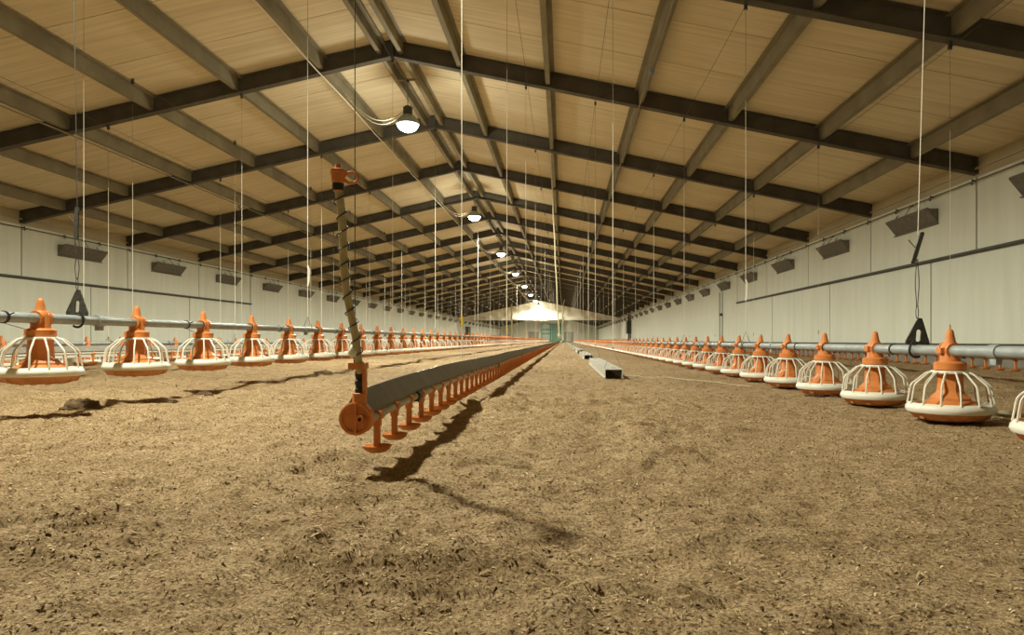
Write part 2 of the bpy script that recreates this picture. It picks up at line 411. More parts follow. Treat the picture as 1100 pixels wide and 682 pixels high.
def gable(y0, y1, name, label):
    poly = [(XW_L-0.2, -0.05), (XW_R+0.2, -0.05), (XW_R+0.2, ZT), (XR, rz(0)+CEIL+0.05), (XW_L-0.2, ZT)]
    return struct(link(name, MB().prism(poly, y0, y1).mesh(name, 'wall')), label, 'wall')
wall_f = gable(Y_END, Y_END+0.2, 'wall_far', 'far gable wall of pale panels with green doors in it')
wall_b = gable(Y_BACK-0.2, Y_BACK, 'wall_near', 'near gable wall behind the viewpoint')
x = XW_L
while x < XW_R - 0.1:                     # cladding panels of the far wall
    x1 = min(x + 2.1, XW_R); m_ = MB()
    za, zb = rz(abs(x-XR))+0.2, rz(abs(x1-XR))+0.2
    if not (x < -1.0 and x1 > -4.2):
        m_.prism([(x+.03, .3), (x1-.03, .3), (x1-.03, zb), (x+.03, za)], Y_END-0.03, Y_END-0.001)
        link('wall_panel', m_.mesh('wall_panel', 'wall'), wall_f)
    x = x1
struct(link('baseboard_far', MB().box(XW_L+.06, XW_R-.06, Y_END-0.07, Y_END-0.001, 0, 0.29).mesh('baseboard_far', 'kerb')),
       'grey kerb at the foot of the far gable wall', 'kerb')

# doors in the far wall
def px2x(px, y):   # lateral position of a photo column at depth y (used for measuring only)
    u = (px - 605.5)/740; return u*y/(1+0.041*u)
d1 = empty('door_1', (0, Y_END-0.08, 0)); struct(d1, 'tall green double door in the middle of the far gable wall', 'door')
xa, xm, xb = px2x(581, Y_END), px2x(592.6, Y_END), px2x(602.8, Y_END)
fr = MB().box(xa-.12, xa, -.06, .07, 0, 3.3).box(xb, xb+.12, -.06, .07, 0, 3.3).box(xa-.12, xb+.12, -.06, .07, 3.3, 3.42)
link('door_frame', fr.mesh('door_frame', 'wall'), d1)
l1 = link('door_leaf', MB().box(xa, xm-.02, -.03, .03, .02, 3.28).mesh('door_leaf', 'green'), d1)
l2 = link('door_leaf', MB().box(xm+.02, xb, -.05, .03, .02, 3.28).mesh('door_leaf', 'green'), d1)
for i in range(4):
    link('door_board', MB().box(xm+.04+i*.42, xm+.42+i*.42, -.07, -.05, .06, 3.24).mesh('door_board', 'green'), l2)
for z0, z1 in ((0.5, 1.4), (1.6, 2.1), (2.35, 3.05)):
    link('pane', MB().box(xa+.25, xm-.3, -.045, -.03, z0, z1).mesh('pane', 'pane'), l1)
link('handle', MB().box(xm-.12, xm-.06, -.08, -.03, 1.0, 1.3).mesh('handle', 'galv'), l1)
for i, (pa, pb, lb) in enumerate(((568.2, 578.6, 'grey service door left of the green double door'), (605.8, 615.6, 'grey service door right of the green double door'))):
    a, b = px2x(pa, Y_END), px2x(pb, Y_END)
    d = empty('door_%d' % (i+2), (0, Y_END-0.08, 0)); struct(d, lb, 'door')
    lf = link('door_leaf', MB().box(a+.06, b-.06, -.02, .05, .02, 1.74).mesh('door_leaf', 'grey_door'), d)
    for k in range(2):
        link('door_panel', MB().box(a+.14, b-.14, -.035, -.02, .15+k*.82, .85+k*.82).mesh('door_panel', 'grey_door'), lf)
    link('door_frame', MB().box(a, a+.06, -.04, .06, 0, 1.8).box(b-.06, b, -.04, .06, 0, 1.8).box(a, b, -.04, .06, 1.74, 1.8).mesh('door_frame', 'rail'), d)

# ------------------------------------------------------------------ hanging white sheet across the gable
YC = 70.2
nxc, nzc = 160, 14
m_ = MB(); vs = []
for j in range(nzc+1):
    for i in range(nxc+1):
        xx = XW_L + .13 + (2*HW-.26)*i/nxc; d = abs(xx-XR); t = j/nzc
        zt = rz(d) - 0.12; zb = 2.44 + 0.02*math.sin(xx*1.9)
        zt = max(zt, zb+0.12)
        fold = 0.10*math.sin(xx*1.7+1.2*math.sin(t*3))*(1-t)**.7 + 0.05*math.sin(xx*5.1+t*4)*(0.3+t) + 0.06*math.sin((xx+ (1-t)*2.2)*3.3)*math.exp(-d*.15)
        vs.append((xx, fold + 0.12*math.sin(t*math.pi), zb + (zt-zb)*t))
m_.add(vs, [(j*(nxc+1)+i, j*(nxc+1)+i+1, (j+1)*(nxc+1)+i+1, (j+1)*(nxc+1)+i) for j in range(nzc) for i in range(nxc)])
cr = empty('sheet_curtain', (0, YC, 0)); tag(cr, 'white triangular plastic sheet hung under the roof across the far barn', 'curtain')
sh = link('sheet', m_.mesh('sheet', 'curtain', 60), cr)
so = sh.modifiers.new('thick', 'SOLIDIFY'); so.thickness = 0.01
link('bottom_rod', MB().tube([(XW_L-.02, 0, 2.43), (XW_R+.02, 0, 2.43)], 0.03, 8).mesh('bottom_rod', 'white_plastic', 40), cr)

# ------------------------------------------------------------------ lamps along the ridge
def lathe_y(*a, **k): return MB().lathe(*a, **k)
lens_me = MB().lathe([(0.0, -0.125), (0.07, -0.118), (0.13, -0.085), (0.165, -0.035), (0.175, 0.012), (0.0, 0.013)], 28).mesh('lens', 'lamp_lens', 50)
refl_me = MB().lathe([(0.182, -0.01), (0.19, 0.0), (0.17, 0.06), (0.11, 0.13), (0.07, 0.15), (0.0, 0.15)], 28).mesh('reflector', 'galv', 40)
house_me = MB().lathe([(0.065, 0.15), (0.075, 0.16), (0.075, 0.27), (0.05, 0.29), (0.0, 0.29)], 20).mesh('housing', 'dark_metal', 40)
LAMP_Z = 3.86
def batwing(ld):            # photometric spread of the refractor: less straight down, more to the sides
    ld.use_nodes = True; nt = ld.node_tree; e = nt.nodes['Emission']
    tc = nt.nodes.new('ShaderNodeTexCoord'); sp = nt.nodes.new('ShaderNodeSeparateXYZ')
    ab = nt.nodes.new('ShaderNodeMath'); ab.operation = 'ABSOLUTE'
    ma = nt.nodes.new('ShaderNodeMath'); ma.operation = 'MULTIPLY_ADD'; ma.inputs[1].default_value = -0.68; ma.inputs[2].default_value = 1.38
    nt.links.new(tc.outputs['Normal'], sp.inputs[0]); nt.links.new(sp.outputs['Z'], ab.inputs[0])
    nt.links.new(ab.outputs[0], ma.inputs[0]); nt.links.new(ma.outputs[0], e.inputs['Strength'])
top = rz(0.0) + 0.03 - LAMP_Z
hang_me = MB().tube([(0,0,0.28), (0,0,top)], 0.006, 8).lathe([(0.03, top-.02), (0.03, top)], 10).mesh('hanger_rod', 'dark_metal', 40)
bar_me = MB().box(-0.16, 0.16, -0.02, 0.02, top, top+0.03).mesh('mounting_bar', 'purlin')
dx = -1.03; dzp = rz(1.03) + CEIL - 0.20 - LAMP_Z
cab = [(0.0 + dx*t, 0.02*math.sin(t*6), 0.26 + (dzp-0.26)*t - 0.30*math.sin(math.pi*t)) for t in [i/14 for i in range(15)]]
cable_me = MB().tube(cab, 0.009, 6).tube([(p[0], p[1]+0.05, p[2]-0.05*math.sin(math.pi*i/14)) for i, p in enumerate(cab)], 0.006, 6).mesh('supply_cable', 'cord_white', 40)
for i in range(-1, 13):
    y = 11.05 + 8.32*i; root = empty('high_bay_lamp', (XR, y, LAMP_Z))
    n = i + 0
    if i < 0: tag(root, 'round high bay lamp under the ridge, above the near litter, %s' % ('just ahead of the viewpoint' if i == -1 else 'behind the viewpoint'), 'lamp', 'lamps along the ridge')
    elif i < 6: tag(root, '%s glowing round high bay lamp under the ridge' % ('largest and nearest' if i == 0 else ORD[i] + ' in size'), 'lamp', 'lamps along the ridge')
    else: tag(root, 'tiny far high bay lamp near the hanging white sheet or beyond it', 'lamp', 'lamps along the ridge')
    link('reflector', refl_me, root); link('housing', house_me, root); link('lens', lens_me, root)
    link('hanger_rod', hang_me, root); link('mounting_bar', bar_me, root); link('supply_cable', cable_me, root)
    ld = bpy.data.lights.new('lamp_light', 'SPOT'); ld.spot_size = math.radians(174); ld.spot_blend = 0.5; ld.shadow_soft_size = 0.10; ld.energy = LAMP_POWER; ld.color = LAMP_COLOR
    batwing(ld)
    lo = bpy.data.objects.new('lamp_light', ld); C.objects.link(lo); lo.parent = root; lo.location = (0, 0, -0.25)
    pd = bpy.data.lights.new('lamp_spill', 'POINT'); pd.shadow_soft_size = 0.15; pd.energy = LAMP_POWER*0.045; pd.color = LAMP_COLOR
    po = bpy.data.objects.new('lamp_spill', pd); C.objects.link(po); po.parent = root; po.location = (0, 0, -0.32)
# supply cable clipped along the first purlin left of the ridge
zc = rz(1.05) - 0.026
pts = [(XR-1.03-.02, y, zc - 0.012*math.sin(y*2.1)) for y in np.arange(-3, 112, 0.8)]
o = link('power_cable', MB().tube(pts, 0.010, 6).mesh('power_cable', 'cord_white', 40))
tag(o, 'pale power cable clipped along the purlin left of the ridge lamps', 'cable')
for xx, nm in ((XR+0.15, 'right'),):
    pass
for d, sd, lb in ((1.03+1.29*2, 1, 'thin grey conduit along a purlin above the right feeder line'), (1.03+1.29*3, -1, 'thin grey conduit along a purlin above the left side')):
    zc = rz(d) - 0.018
    c_ = empty('conduit', (XR+sd*d, 0, zc)); tag(c_, lb, 'conduit')
    link('pipe', MB().tube([(0, -3, 0), (0, 60, 0)], 0.012, 8).mesh('pipe', 'purlin', 40), c_)
    jb = MB().box(-.03, .03, -.045, .045, -.065, -.01).tube([(0,0,-.06),(0,0,-.10)], 0.014, 8).mesh('junction_box', 'galv')
    for k in range(7): link('junction_box', jb, c_, (0, 8.6 + 6.9*k, 0))

# ------------------------------------------------------------------ wall details: air inlets
def inlet(sd, y, label, group):
    x = XR + sd*HW
    root = empty('air_inlet', (x, y, 2.21)); tag(root, label, 'air inlet', group)
    for nm, me, loc in inlet_parts[sd]: link(nm, me, root, loc)
def make_inlet(sd):
    L = 1.36; out = []
    def tri(y0, y1):
        p = [(0.003,0.0), (0.003,0.225), (0.185,0.225)]
        m_ = MB(); vs = [(-sd*a, y0, b) for a, b in p] + [(-sd*a, y1, b) for a, b in p]
        return m_.add(vs, [(0,1,2), (5,4,3), (0,3,4,1), (1,4,5,2), (2,5,3,0)])
    m_ = MB(); t = 0.012
    p = [(0.003,0), (0.185,0.225), (0.185,0.240), (0.15,0.240), (0.003,0.03)]
    m_.add([(-sd*a, -L/2, b) for a, b in p] + [(-sd*a, L/2, b) for a, b in p],
           [(0,1,2,3,4), (9,8,7,6,5)] + [(i, i+5, (i+1)%5+5, (i+1)%5) for i in range(5)])
    out.append(('flap', m_.mesh('flap', 'inlet'), None))
    ck = tri(-0.008, 0.008).mesh('cheek', 'inlet')
    out.append(('cheek', ck, (0, -L/2-0.009, 0))); out.append(('cheek', ck, (0, L/2+0.009, 0)))
    bk = MB().box(-.02, .02, -L/2-.04, L/2+.04, -0.03, 0.0); 
    out.append(('sill', MB().box(min(-.003*sd, -.03*sd), max(-.003*sd, -.03*sd), -L/2-.03, L/2+.03, -0.022, -0.002).mesh('sill', 'inlet'), None))
    hk = MB().tube([(-sd*.15, 0, .235), (-sd*.15, .0, .27), (-sd*.12, .05, .285), (-sd*.09, .06, .31)], 0.010, 6).mesh('hook', 'inlet', 40)
    for k in (-.36, .36): out.append(('hook', hk, (0, k, 0)))
    ch = MB().tube([(-sd*.16, 0, .23), (-sd*.10, 0.01, .33), (-sd*.05, 0, .405)], 0.006, 6).tube([(-sd*.05, -.05, .40), (-sd*.05, .05, .41)], 0.012, 6).mesh('pull_cord', 'cord_dark', 40)
    out.append(('pull_cord', ch, (0, .05, 0)))
    return out
inlet_parts = {sd: make_inlet(sd) for sd in (-1, 1)}
for sd, nm, k0 in ((1, 'right', 4), (-1, 'left', 6)):
    n = 0
    for j in range(k0, len(Y_R)-1):
        y = (Y_R[j]+Y_R[j+1])/2
        lb = ('%s grey wedge-shaped air inlet from the photo edge on the %s wall' % (ORD[n] if n else 'first', nm)) if n < 9 else 'small distant grey air inlet far along the %s wall' % nm
        inlet(sd, y, lb, 'air inlets on the %s wall' % nm); n += 1
    xx = XR + sd*(HW-0.05)
    rd = empty('actuator_rod', (xx, 0, 2.625)); tag(rd, 'thin actuator rod running above the air inlets of the %s wall' % nm, 'rod')
    link('rod', MB().tube([(0, Y_BACK+.1, 0), (0, 112, 0)], 0.010, 8).mesh('rod', 'rail', 40), rd)
    hg = MB().box(min(0, sd*.049), max(0, sd*.049), -.008, .008, 0.0, .03).tube([(0,0,.045), (0,0,-.05)], 0.007, 6).tube([(0,-.05,-.03), (0,.05,-.02)], 0.006, 6).mesh('bracket', 'dark_metal', 40)
    for k in range(60): link('bracket', hg, rd, (0, 2.2 + 1.127*k, 0))

# conduits, boxes on the right wall
c_ = empty('cable_duct', (XW_R-0.03, 25.9, 0)); tag(c_, 'thin vertical pair of conduits with a small box on the right wall', 'conduit')
link('conduit', MB().tube([(0,-.22,.33),(0,-.22,2.15)], 0.014, 8).mesh('conduit','rail',40), c_)
link('conduit', MB().tube([(0,.22,.33),(0,.22,2.15)], 0.014, 8).mesh('conduit','rail',40), c_)
link('switch_box', MB().box(-.05,.03,-.16,.10,1.28,1.36).box(-.055,-.05,-.10,.04,1.30,1.34).mesh('switch_box','dark_metal'), c_)
c_ = empty('control_cabinet', (XW_R-0.001, 60.75, 0)); tag(c_, 'dark control cabinet with vertical pipes on the far right wall', 'cabinet')
link('body', MB().box(-.35,0,-.6,.6,0.95,2.1).mesh('body','dark_metal'), c_)
link('cabinet_door', MB().box(-.37,-.35,-.55,.55,1.0,2.05).mesh('cabinet_door','rail'), c_)
for yy in (-.75, .70, .86): link('pipe', MB().tube([(-.10,yy,.33),(-.10,yy,2.7)], 0.06, 8).mesh('pipe','dark_metal',40), c_)
c_ = empty('control_cabinet', (XW_L+0.001, 77, 0)); tag(c_, 'dark cabinet low on the far left wall', 'cabinet')
link('body', MB().box(0,.35,-.9,.9,.4,1.9).mesh('body','dark_metal'), c_)
link('cabinet_door', MB().box(.35,.37,-.85,.85,.45,1.85).mesh('cabinet_door','rail'), c_)

# ------------------------------------------------------------------ feeder pans
NB = 14
def pan_part_builders():
    P = {}
    dish = MB().lathe([(0.0, 0.0), (0.112, 0.0), (0.150, 0.014), (0.170, 0.040), (0.170, 0.044), (0.150, 0.040), (0.10, 0.03), (0.0, 0.045)], 32)
    for k in range(10):                                    # moulded ribs under the dish
        a = 2*math.pi*k/10; c, s_ = math.cos(a), math.sin(a)
        dish.add([(0.09*c-.012*s_, 0.09*s_+.012*c, -0.004), (0.09*c+.012*s_, 0.09*s_-.012*c, -0.004), (0.152*c+.012*s_, 0.152*s_-.012*c, 0.010), (0.152*c-.012*s_, 0.152*s_+.012*c, 0.010),
                  (0.10*c-.012*s_, 0.10*s_+.012*c, 0.006), (0.10*c+.012*s_, 0.10*s_-.012*c, 0.006), (0.158*c+.012*s_, 0.158*s_-.012*c, 0.024), (0.158*c-.012*s_, 0.158*s_+.012*c, 0.024)],
                 [(0,3,2,1),(4,5,6,7),(0,1,5,4),(1,2,6,5),(2,3,7,6),(3,0,4,7)])
    P['dish'] = (dish, 'orange_dusty', 35)
    P['rim'] = (MB().lathe([(0.160, 0.040), (0.174, 0.036), (0.181, 0.048), (0.179, 0.060), (0.168, 0.076), (0.160, 0.078), (0.156, 0.072), (0.160, 0.040)], 40), 'white_plastic', 50)
    P['grille_ring'] = (MB().lathe([(0.062, 0.212), (0.078, 0.210), (0.080, 0.217), (0.076, 0.223), (0.062, 0.222), (0.062, 0.212)], 28), 'white_plastic', 50)
    P['hopper'] = (MB().lathe([(0.0, 0.05), (0.128, 0.060), (0.128, 0.066), (0.088, 0.090), (0.086, 0.100), (0.062, 0.122), (0.057, 0.134), (0.055, 0.205), (0.0, 0.206)], 8, a0=math.pi/8), 'orange', 25)
    P['collar'] = (MB().lathe([(0.0, 0.204), (0.052, 0.205), (0.058, 0.222), (0.066, 0.228), (0.066, 0.256), (0.058, 0.262), (0.050, 0.264), (0.0, 0.264)], 24), 'orange', 35)
    cl = MB().lathe([(0.0, 0.262), (0.045, 0.262), (0.041, 0.275), (0.040, 0.325), (0.034, 0.340), (0.027, 0.349), (0.0, 0.350)], 20)
    cl.lathe([(0.031, -0.036), (0.036, -0.036), (0.036, 0.036), (0.031, 0.036), (0.031, -0.036)], 20, c=(0, 0, 0.312), axis='y')
    cl.lathe([(0.036, 0.020), (0.041, 0.020), (0.041, 0.034), (0.036, 0.034)], 20, c=(0, 0, 0.312), axis='y')
    cl.box(-0.052, -0.036, -0.02, 0.02, 0.300, 0.325)
    P['clamp'] = (cl, 'orange', 35)
    P['peak'] = (MB().lathe([(0.0, 0.340), (0.028, 0.340), (0.022, 0.358), (0.017, 0.385), (0.0145, 0.400), (0.009, 0.408), (0.0, 0.409)], 16), 'orange', 50)
    return P
def bar_mb(a):
    c, s_ = math.cos(a), math.sin(a)
    path = [(0.072, 0.217), (0.095, 0.210), (0.148, 0.163), (0.156, 0.150), (0.170, 0.072)]
    return MB().tube([(r*c, r*s_, z) for r, z in path], 0.0044, 6)
PB = pan_part_builders()
PM = {k: b.mesh(k, m, sm) for k, (b, m, sm) in PB.items()}
BARS = [bar_mb(2*math.pi*(k+.3)/NB).mesh('grille_bar', 'white_plastic', 50) for k in range(NB)]
PIPE_DZ = 0.312
def far_pan():
    me = MB(); mats = ['orange', 'white_plastic', 'orange_dusty']; mi = []
    for b, m_, in ((MB().lathe([(0,0),(0.112,0),(0.170,0.04),(0,0.042)], 14), 2),
                   (MB().lathe([(0.160,0.040),(0.181,0.048),(0.160,0.078),(0.160,0.040)], 14), 1),
                   (MB().lathe([(0.072,0.210),(0.080,0.217),(0.072,0.223),(0.072,0.21)], 10), 1),
                   (MB().lathe([(0.128,0.062),(0.128,0.07),(0.055,0.135),(0.053,0.22),(0.066,0.228),(0.066,0.256),(0.046,0.262),(0.042,0.34),(0.030,0.348),(0.016,0.40),(0,0.408)], 8), 0)):
        me.merge(b); mi += [m_]*len(b.f)
    for k in range(10):
        a = 2*math.pi*k/10; c, s_ = math.cos(a), math.sin(a)
        b = MB().tube([(0.074*c,0.074*s_,.217), (0.150*c,0.150*s_,.160), (0.17*c,0.17*s_,.072)], 0.0045, 4)
        me.merge(b); mi += [1]*len(b.f)
    m = me.mesh('feeder_pan', mats[0]); m.materials.append(M[mats[1]]); m.materials.append(M[mats[2]])
    m.polygons.foreach_set('material_index', mi); m.shade_smooth(); m.set_sharp_from_angle(angle=0.6)
    return me, m, mi
FPB, FPM, FPI = far_pan()

def make_pan(x, y, zp, label, group, rot):
    root = empty('feeder_pan', (x, y, zp - PIPE_DZ)); tag(root, label, 'feeder pan', group)
    a = rot
    for k, me in PM.items():
        o = link(k, me, root)
        if k not in ('clamp', 'peak'): o.rotation_euler.z = a
    for b in BARS:
        o = link('grille_bar', b, root); o.rotation_euler.z = a
    return root
def feeder_line(x, zp, y_first, n_detail, n_single, n_total, side, where, edge, pipe_label, y_start, skip_label=0):
    pr = empty('feed_pipe', (x, 0, zp)); tag(pr, pipe_label, 'feed pipe')
    y_end = y_first + 0.75*(n_total-1) + 0.5
    link('tube', MB().tube([(0, yy, 0) for yy in (y_start, y_end)], 0.0245, 18).mesh('tube', 'galv', 40), pr)
    cp = MB().lathe([(0.025, -0.03), (0.030, -0.03), (0.030, 0.03), (0.025, 0.03)], 16, axis='y').box(-0.012, 0.012, -0.02, 0.02, -0.052, -0.028).mesh('coupler', 'galv', 40)
    st = MB().lathe([(0.026, -0.006), (0.029, -0.006), (0.029, 0.006), (0.026, 0.006)], 14, axis='y').tube([(0.028, 0, 0.01), (0.05, 0.0, 0.02)], 0.003, 5).tube([(0, 0, -0.027), (0, 0.16, -0.06), (0, 0.30, -0.098)], 0.0016, 5).mesh('cable_tie', 'black', 40)
    for k in range(10):
        link('coupler', cp, pr, (0, y_first + 0.42 + 3.0*k, 0))
        link('cable_tie', st, pr, (0, y_first - 0.22 + 1.5*k, 0))
    stuff = MB(); smi = []
    for i in range(n_total):
        y = y_first + 0.75*i; R.seed(i*31 + side*7)
        if i < n_detail:
            make_pan(x, y, zp, ('first' if i == 0 else ORD[i]) + ' feeder pan from %s along the %s' % (edge, where), 'feeder pans on the ' + where, R.random()*.45)
        elif i < n_single:
            o = link('feeder_pan', FPM, None, (x, y, zp-PIPE_DZ), (0, 0, R.random()))
            tag(o, 'small distant orange feeder pan further along the ' + where, 'feeder pan', 'distant feeder pans on the ' + where)
        else:
            stuff.merge(FPB, (x, y, zp-PIPE_DZ)); smi += FPI
    if stuff.v:
        me = stuff.mesh('distant_feeder_pans', 'orange'); me.materials.append(M['white_plastic']); me.materials.append(M['orange_dusty'])
        me.polygons.foreach_set('material_index', smi)
        tag(link('distant_feeder_pans', me), 'blurred row of feeder pans at the far end of the ' + where, 'feeder pans', kind='stuff')
    return pr
Z_FR = CAM_H - 0.047; Z_FL = CAM_H + 0.105; Z_FL2 = CAM_H - 0.04
feeder_line(LINE_FR, Z_FR, 3.19-.75, 20, 115, 152, 1, 'right-hand pipe', 'the right photo edge', 'grey galvanised feed pipe carrying the right-hand row of feeder pans', -2.0)
feeder_line(LINE_FL, Z_FL, 3.22, 20, 110, 151, 2, 'left-hand pipe', 'the left photo edge', 'grey feed pipe carrying the raised left-hand row of feeder pans', -2.0)
feeder_line(LINE_FL2, Z_FL2, 7.35, 6, 60, 145, 3, 'pipe along the far left wall', 'the left photo edge', 'thin grey feed pipe near the left wall behind the left-hand row', -2.0)

# ------------------------------------------------------------------ drinker lines
PROF = [(-0.034, 0.006), (0.030, 0.006), (0.033, 0.023), (-0.002, 0.076), (-0.008, 0.076), (-0.037, 0.023)]
CUP = MB().box(-0.0085, 0.0085, -0.0055, 0.0055, -0.088, -0.006)
CUP.lathe([(0.0, -0.103), (0.022, -0.103), (0.036, -0.094), (0.041, -0.084), (0.038, -0.084), (0.030, -0.091), (0.0, -0.094)], 16)
CUP.lathe([(0.012, -0.017), (0.0165, -0.017), (0.0165, 0.015), (0.012, 0.015), (0.012, -0.017)], 12, axis='y')
CUP.box(-0.011, 0.011, -0.009, 0.009, -0.030, -0.012)
CUP_LO = MB().box(-0.0085, 0.0085, -0.0055, 0.0055, -0.098, -0.006).lathe([(0.0, -0.103), (0.022, -0.103), (0.041, -0.084), (0.0, -0.094)], 8).box(-0.017, 0.017, -0.017, 0.017, -0.014, 0.014)
CUP_ME = CUP.mesh('cup', 'orange', 40); CUP_LO_ME = CUP_LO.mesh('cup', 'orange', 40)
def drinker_line(x, zp, y0, y1, sag, label, n_parts, px=-0.029, first=0.085):
    root = empty('drinker_line', (x, y0, 0)); tag(root, label, 'drinker line')
    ys_ = []; y = y0
    while y < y1: ys_.append(y); y += 0.15 if y < 16 else 1.0
    ys_.append(y1)
    link('profile', MB().sweep(PROF, [(px, y-y0, zp+sag(y)) for y in ys_]).mesh('profile', 'alu', 25), root)
    link('water_pipe', MB().tube([(0, y-y0, zp+sag(y)) for y in ys_], 0.0115, 12).mesh('water_pipe', 'pipe_pale', 40), root)
    stuff = MB(); i = 0; y = y0 + first
    while y < y1:
        if i < n_parts: link('cup', CUP_ME if i < 60 else CUP_LO_ME, root, (0, y-y0, zp+sag(y)))
        else: stuff.merge(CUP_LO, (0, y-y0, zp+sag(y)))
        i += 1; y += 0.2
    o = link('distant_cups', stuff.mesh('distant_cups', 'orange'), root); o['kind'] = 'stuff'
    cp = MB().lathe([(0.0118, -0.022), (0.017, -0.022), (0.017, 0.022), (0.0118, 0.022)], 12, axis='y').box(-.01, .01, -.012, .012, -.02, -.012).mesh('pipe_coupler', 'black', 40)
    for k in range(12):
        yy = y0 + 0.61 + 3.0*k; link('pipe_coupler', cp, root, (0, yy-y0, zp+sag(yy)))
    return root
YD0 = 1.828
def sag_main(y):
    a = 0.030*(1-math.exp(-(y-YD0)/0.55))
    return a + (-0.012*abs(math.sin(math.pi*(y-Y_R[3])/S)) if y > Y_R[3] else 0.0) + 0.004*math.sin(y*1.7)
ZD = CAM_H - 0.214
dl = drinker_line(LINE_D, ZD, YD0, 112, sag_main, 'long grey drinker line with orange drip cups in the middle of the barn', 300)
# end cap, riser
pc = (-0.029, 0, ZD+0.006)
e_ = link('end_cap', MB().lathe([(0.0, -0.006), (0.036, -0.006), (0.036, -0.010), (0.041, -0.012), (0.0445, -0.010), (0.0445, 0.016), (0.0, 0.016)], 36, c=(pc[0], -0.012, pc[2]), axis='y')
          .mesh('end_cap', 'orange', 35), dl)
link('rib', MB().box(pc[0]-.004, pc[0]+.004, -0.026, -0.018, pc[2]-.041, pc[2]+.041).mesh('rib', 'orange'), e_)
link('port', MB().lathe([(0.005, -0.040), (0.0105, -0.040), (0.0105, -0.016), (0.0, -0.016), (0.0, -0.022), (0.005, -0.022), (0.005, -0.040)], 16, c=(pc[0]+.016, 0, pc[2]), axis='y').mesh('port', 'orange', 40), e_)
link('socket', MB().lathe([(0.0, pc[2]+.030), (0.019, pc[2]+.030), (0.019, pc[2]+.066), (0.014, pc[2]+.068), (0.0, pc[2]+.068)], 16, c=(pc[0]+.006, -.004, 0)).mesh('socket', 'orange', 35), dl)
zs = pc[2] + 0.066
link('hose_clamp', MB().lathe([(0.0, zs), (0.0125, zs), (0.0125, zs+.012), (0.0108, zs+.014), (0.0108, zs+.022), (0.013, zs+.024), (0.013, zs+.034), (0.0108, zs+.036), (0.0108, zs+.044), (0.0125, zs+.046), (0.0125, zs+.060), (0.0, zs+.060)], 14, c=(pc[0]+.006, -.004, 0)).mesh('hose_clamp', 'black', 35), dl)
link('bracket', MB().box(pc[0]+.016, pc[0]+.024, -.014, .006, zs-.004, zs+.072).box(pc[0]-.016, pc[0]+.026, -.034, .010, zs+.066, zs+.082).mesh('bracket', 'orange'), dl)
def riser_pt(t):
    # from the socket up to the cap, leaning towards the viewer with a soft bow
    a = Vector((pc[0]+.006, -.004, zs+.05)); b = Vector((0.006-0.029+0.010, -0.215, CAM_H+0.365))
    p = a.lerp(b, t); p.y += -0.015*math.sin(math.pi*t); p.x += 0.004*math.sin(t*9); return p
tp = [riser_pt(i/40) for i in range(41)]
link('riser_tube', MB().tube(tp, 0.0098, 12).mesh('riser_tube', 'riser', 50), dl)
sp = []
N = 15*14
for i in range(N+1):
    t = 0.06 + 0.90*i/N; p = riser_pt(t); a = 2*math.pi*11*i/N
    rr = 0.0132 + 0.0015*math.sin(i*.13)
    sp.append(p + Vector((math.cos(a)*rr, math.sin(a)*rr, 0.002*math.sin(a))))
link('spiral_cord', MB().tube(sp, 0.0016, 5).mesh('spiral_cord', 'black', 60), dl)
tb = riser_pt(1.0)
cap = link('overflow_cap', MB().lathe([(0.0, -.012), (0.0115, -.012), (0.0115, .006), (0.016, .010), (0.018, .030), (0.020, .032), (0.020, .038), (0.009, .042), (0.007, .052), (0.0, .053)], 18, c=tuple(tb)).mesh('overflow_cap', 'orange', 35), dl)
link('cap_band', MB().lathe([(0.0118, -.010), (0.0140, -.010), (0.0140, .006), (0.0118, .006)], 16, c=tuple(tb)).mesh('cap_band', 'black', 35), cap)
lp = [(tb.x + 0.016 + 0.016*(1-math.cos(a)), tb.y, tb.z + 0.020 + 0.013*math.sin(a)) for a in np.linspace(0.35, 2*math.pi-.35, 16)]
link('cap_hook', MB().tube(lp, 0.0034, 6).mesh('cap_hook', 'orange', 50), cap)
ssp = riser_pt(.13)
link('plastic_bag_knot', MB().lathe([(0.0, -.014), (0.008, -.010), (0.013, 0.0), (0.008, .012), (0.003, .02), (0.0, .021)], 9, c=(ssp.x-.010, ssp.y-.012, ssp.z)).mesh('plastic_bag_knot', 'white_plastic', 60), dl)

drinker_line(LINE_DR, CAM_H-0.147, 2.9, 112, lambda y: 0.004*math.sin(y*1.9), 'drinker line with orange cups behind the right-hand feeder row', 150)
drinker_line(LINE_DL, CAM_H-0.135, 4.3, 112, lambda y: 0.004*math.sin(y*1.9+1), 'drinker line with orange cups behind the left-hand feeder row', 150)

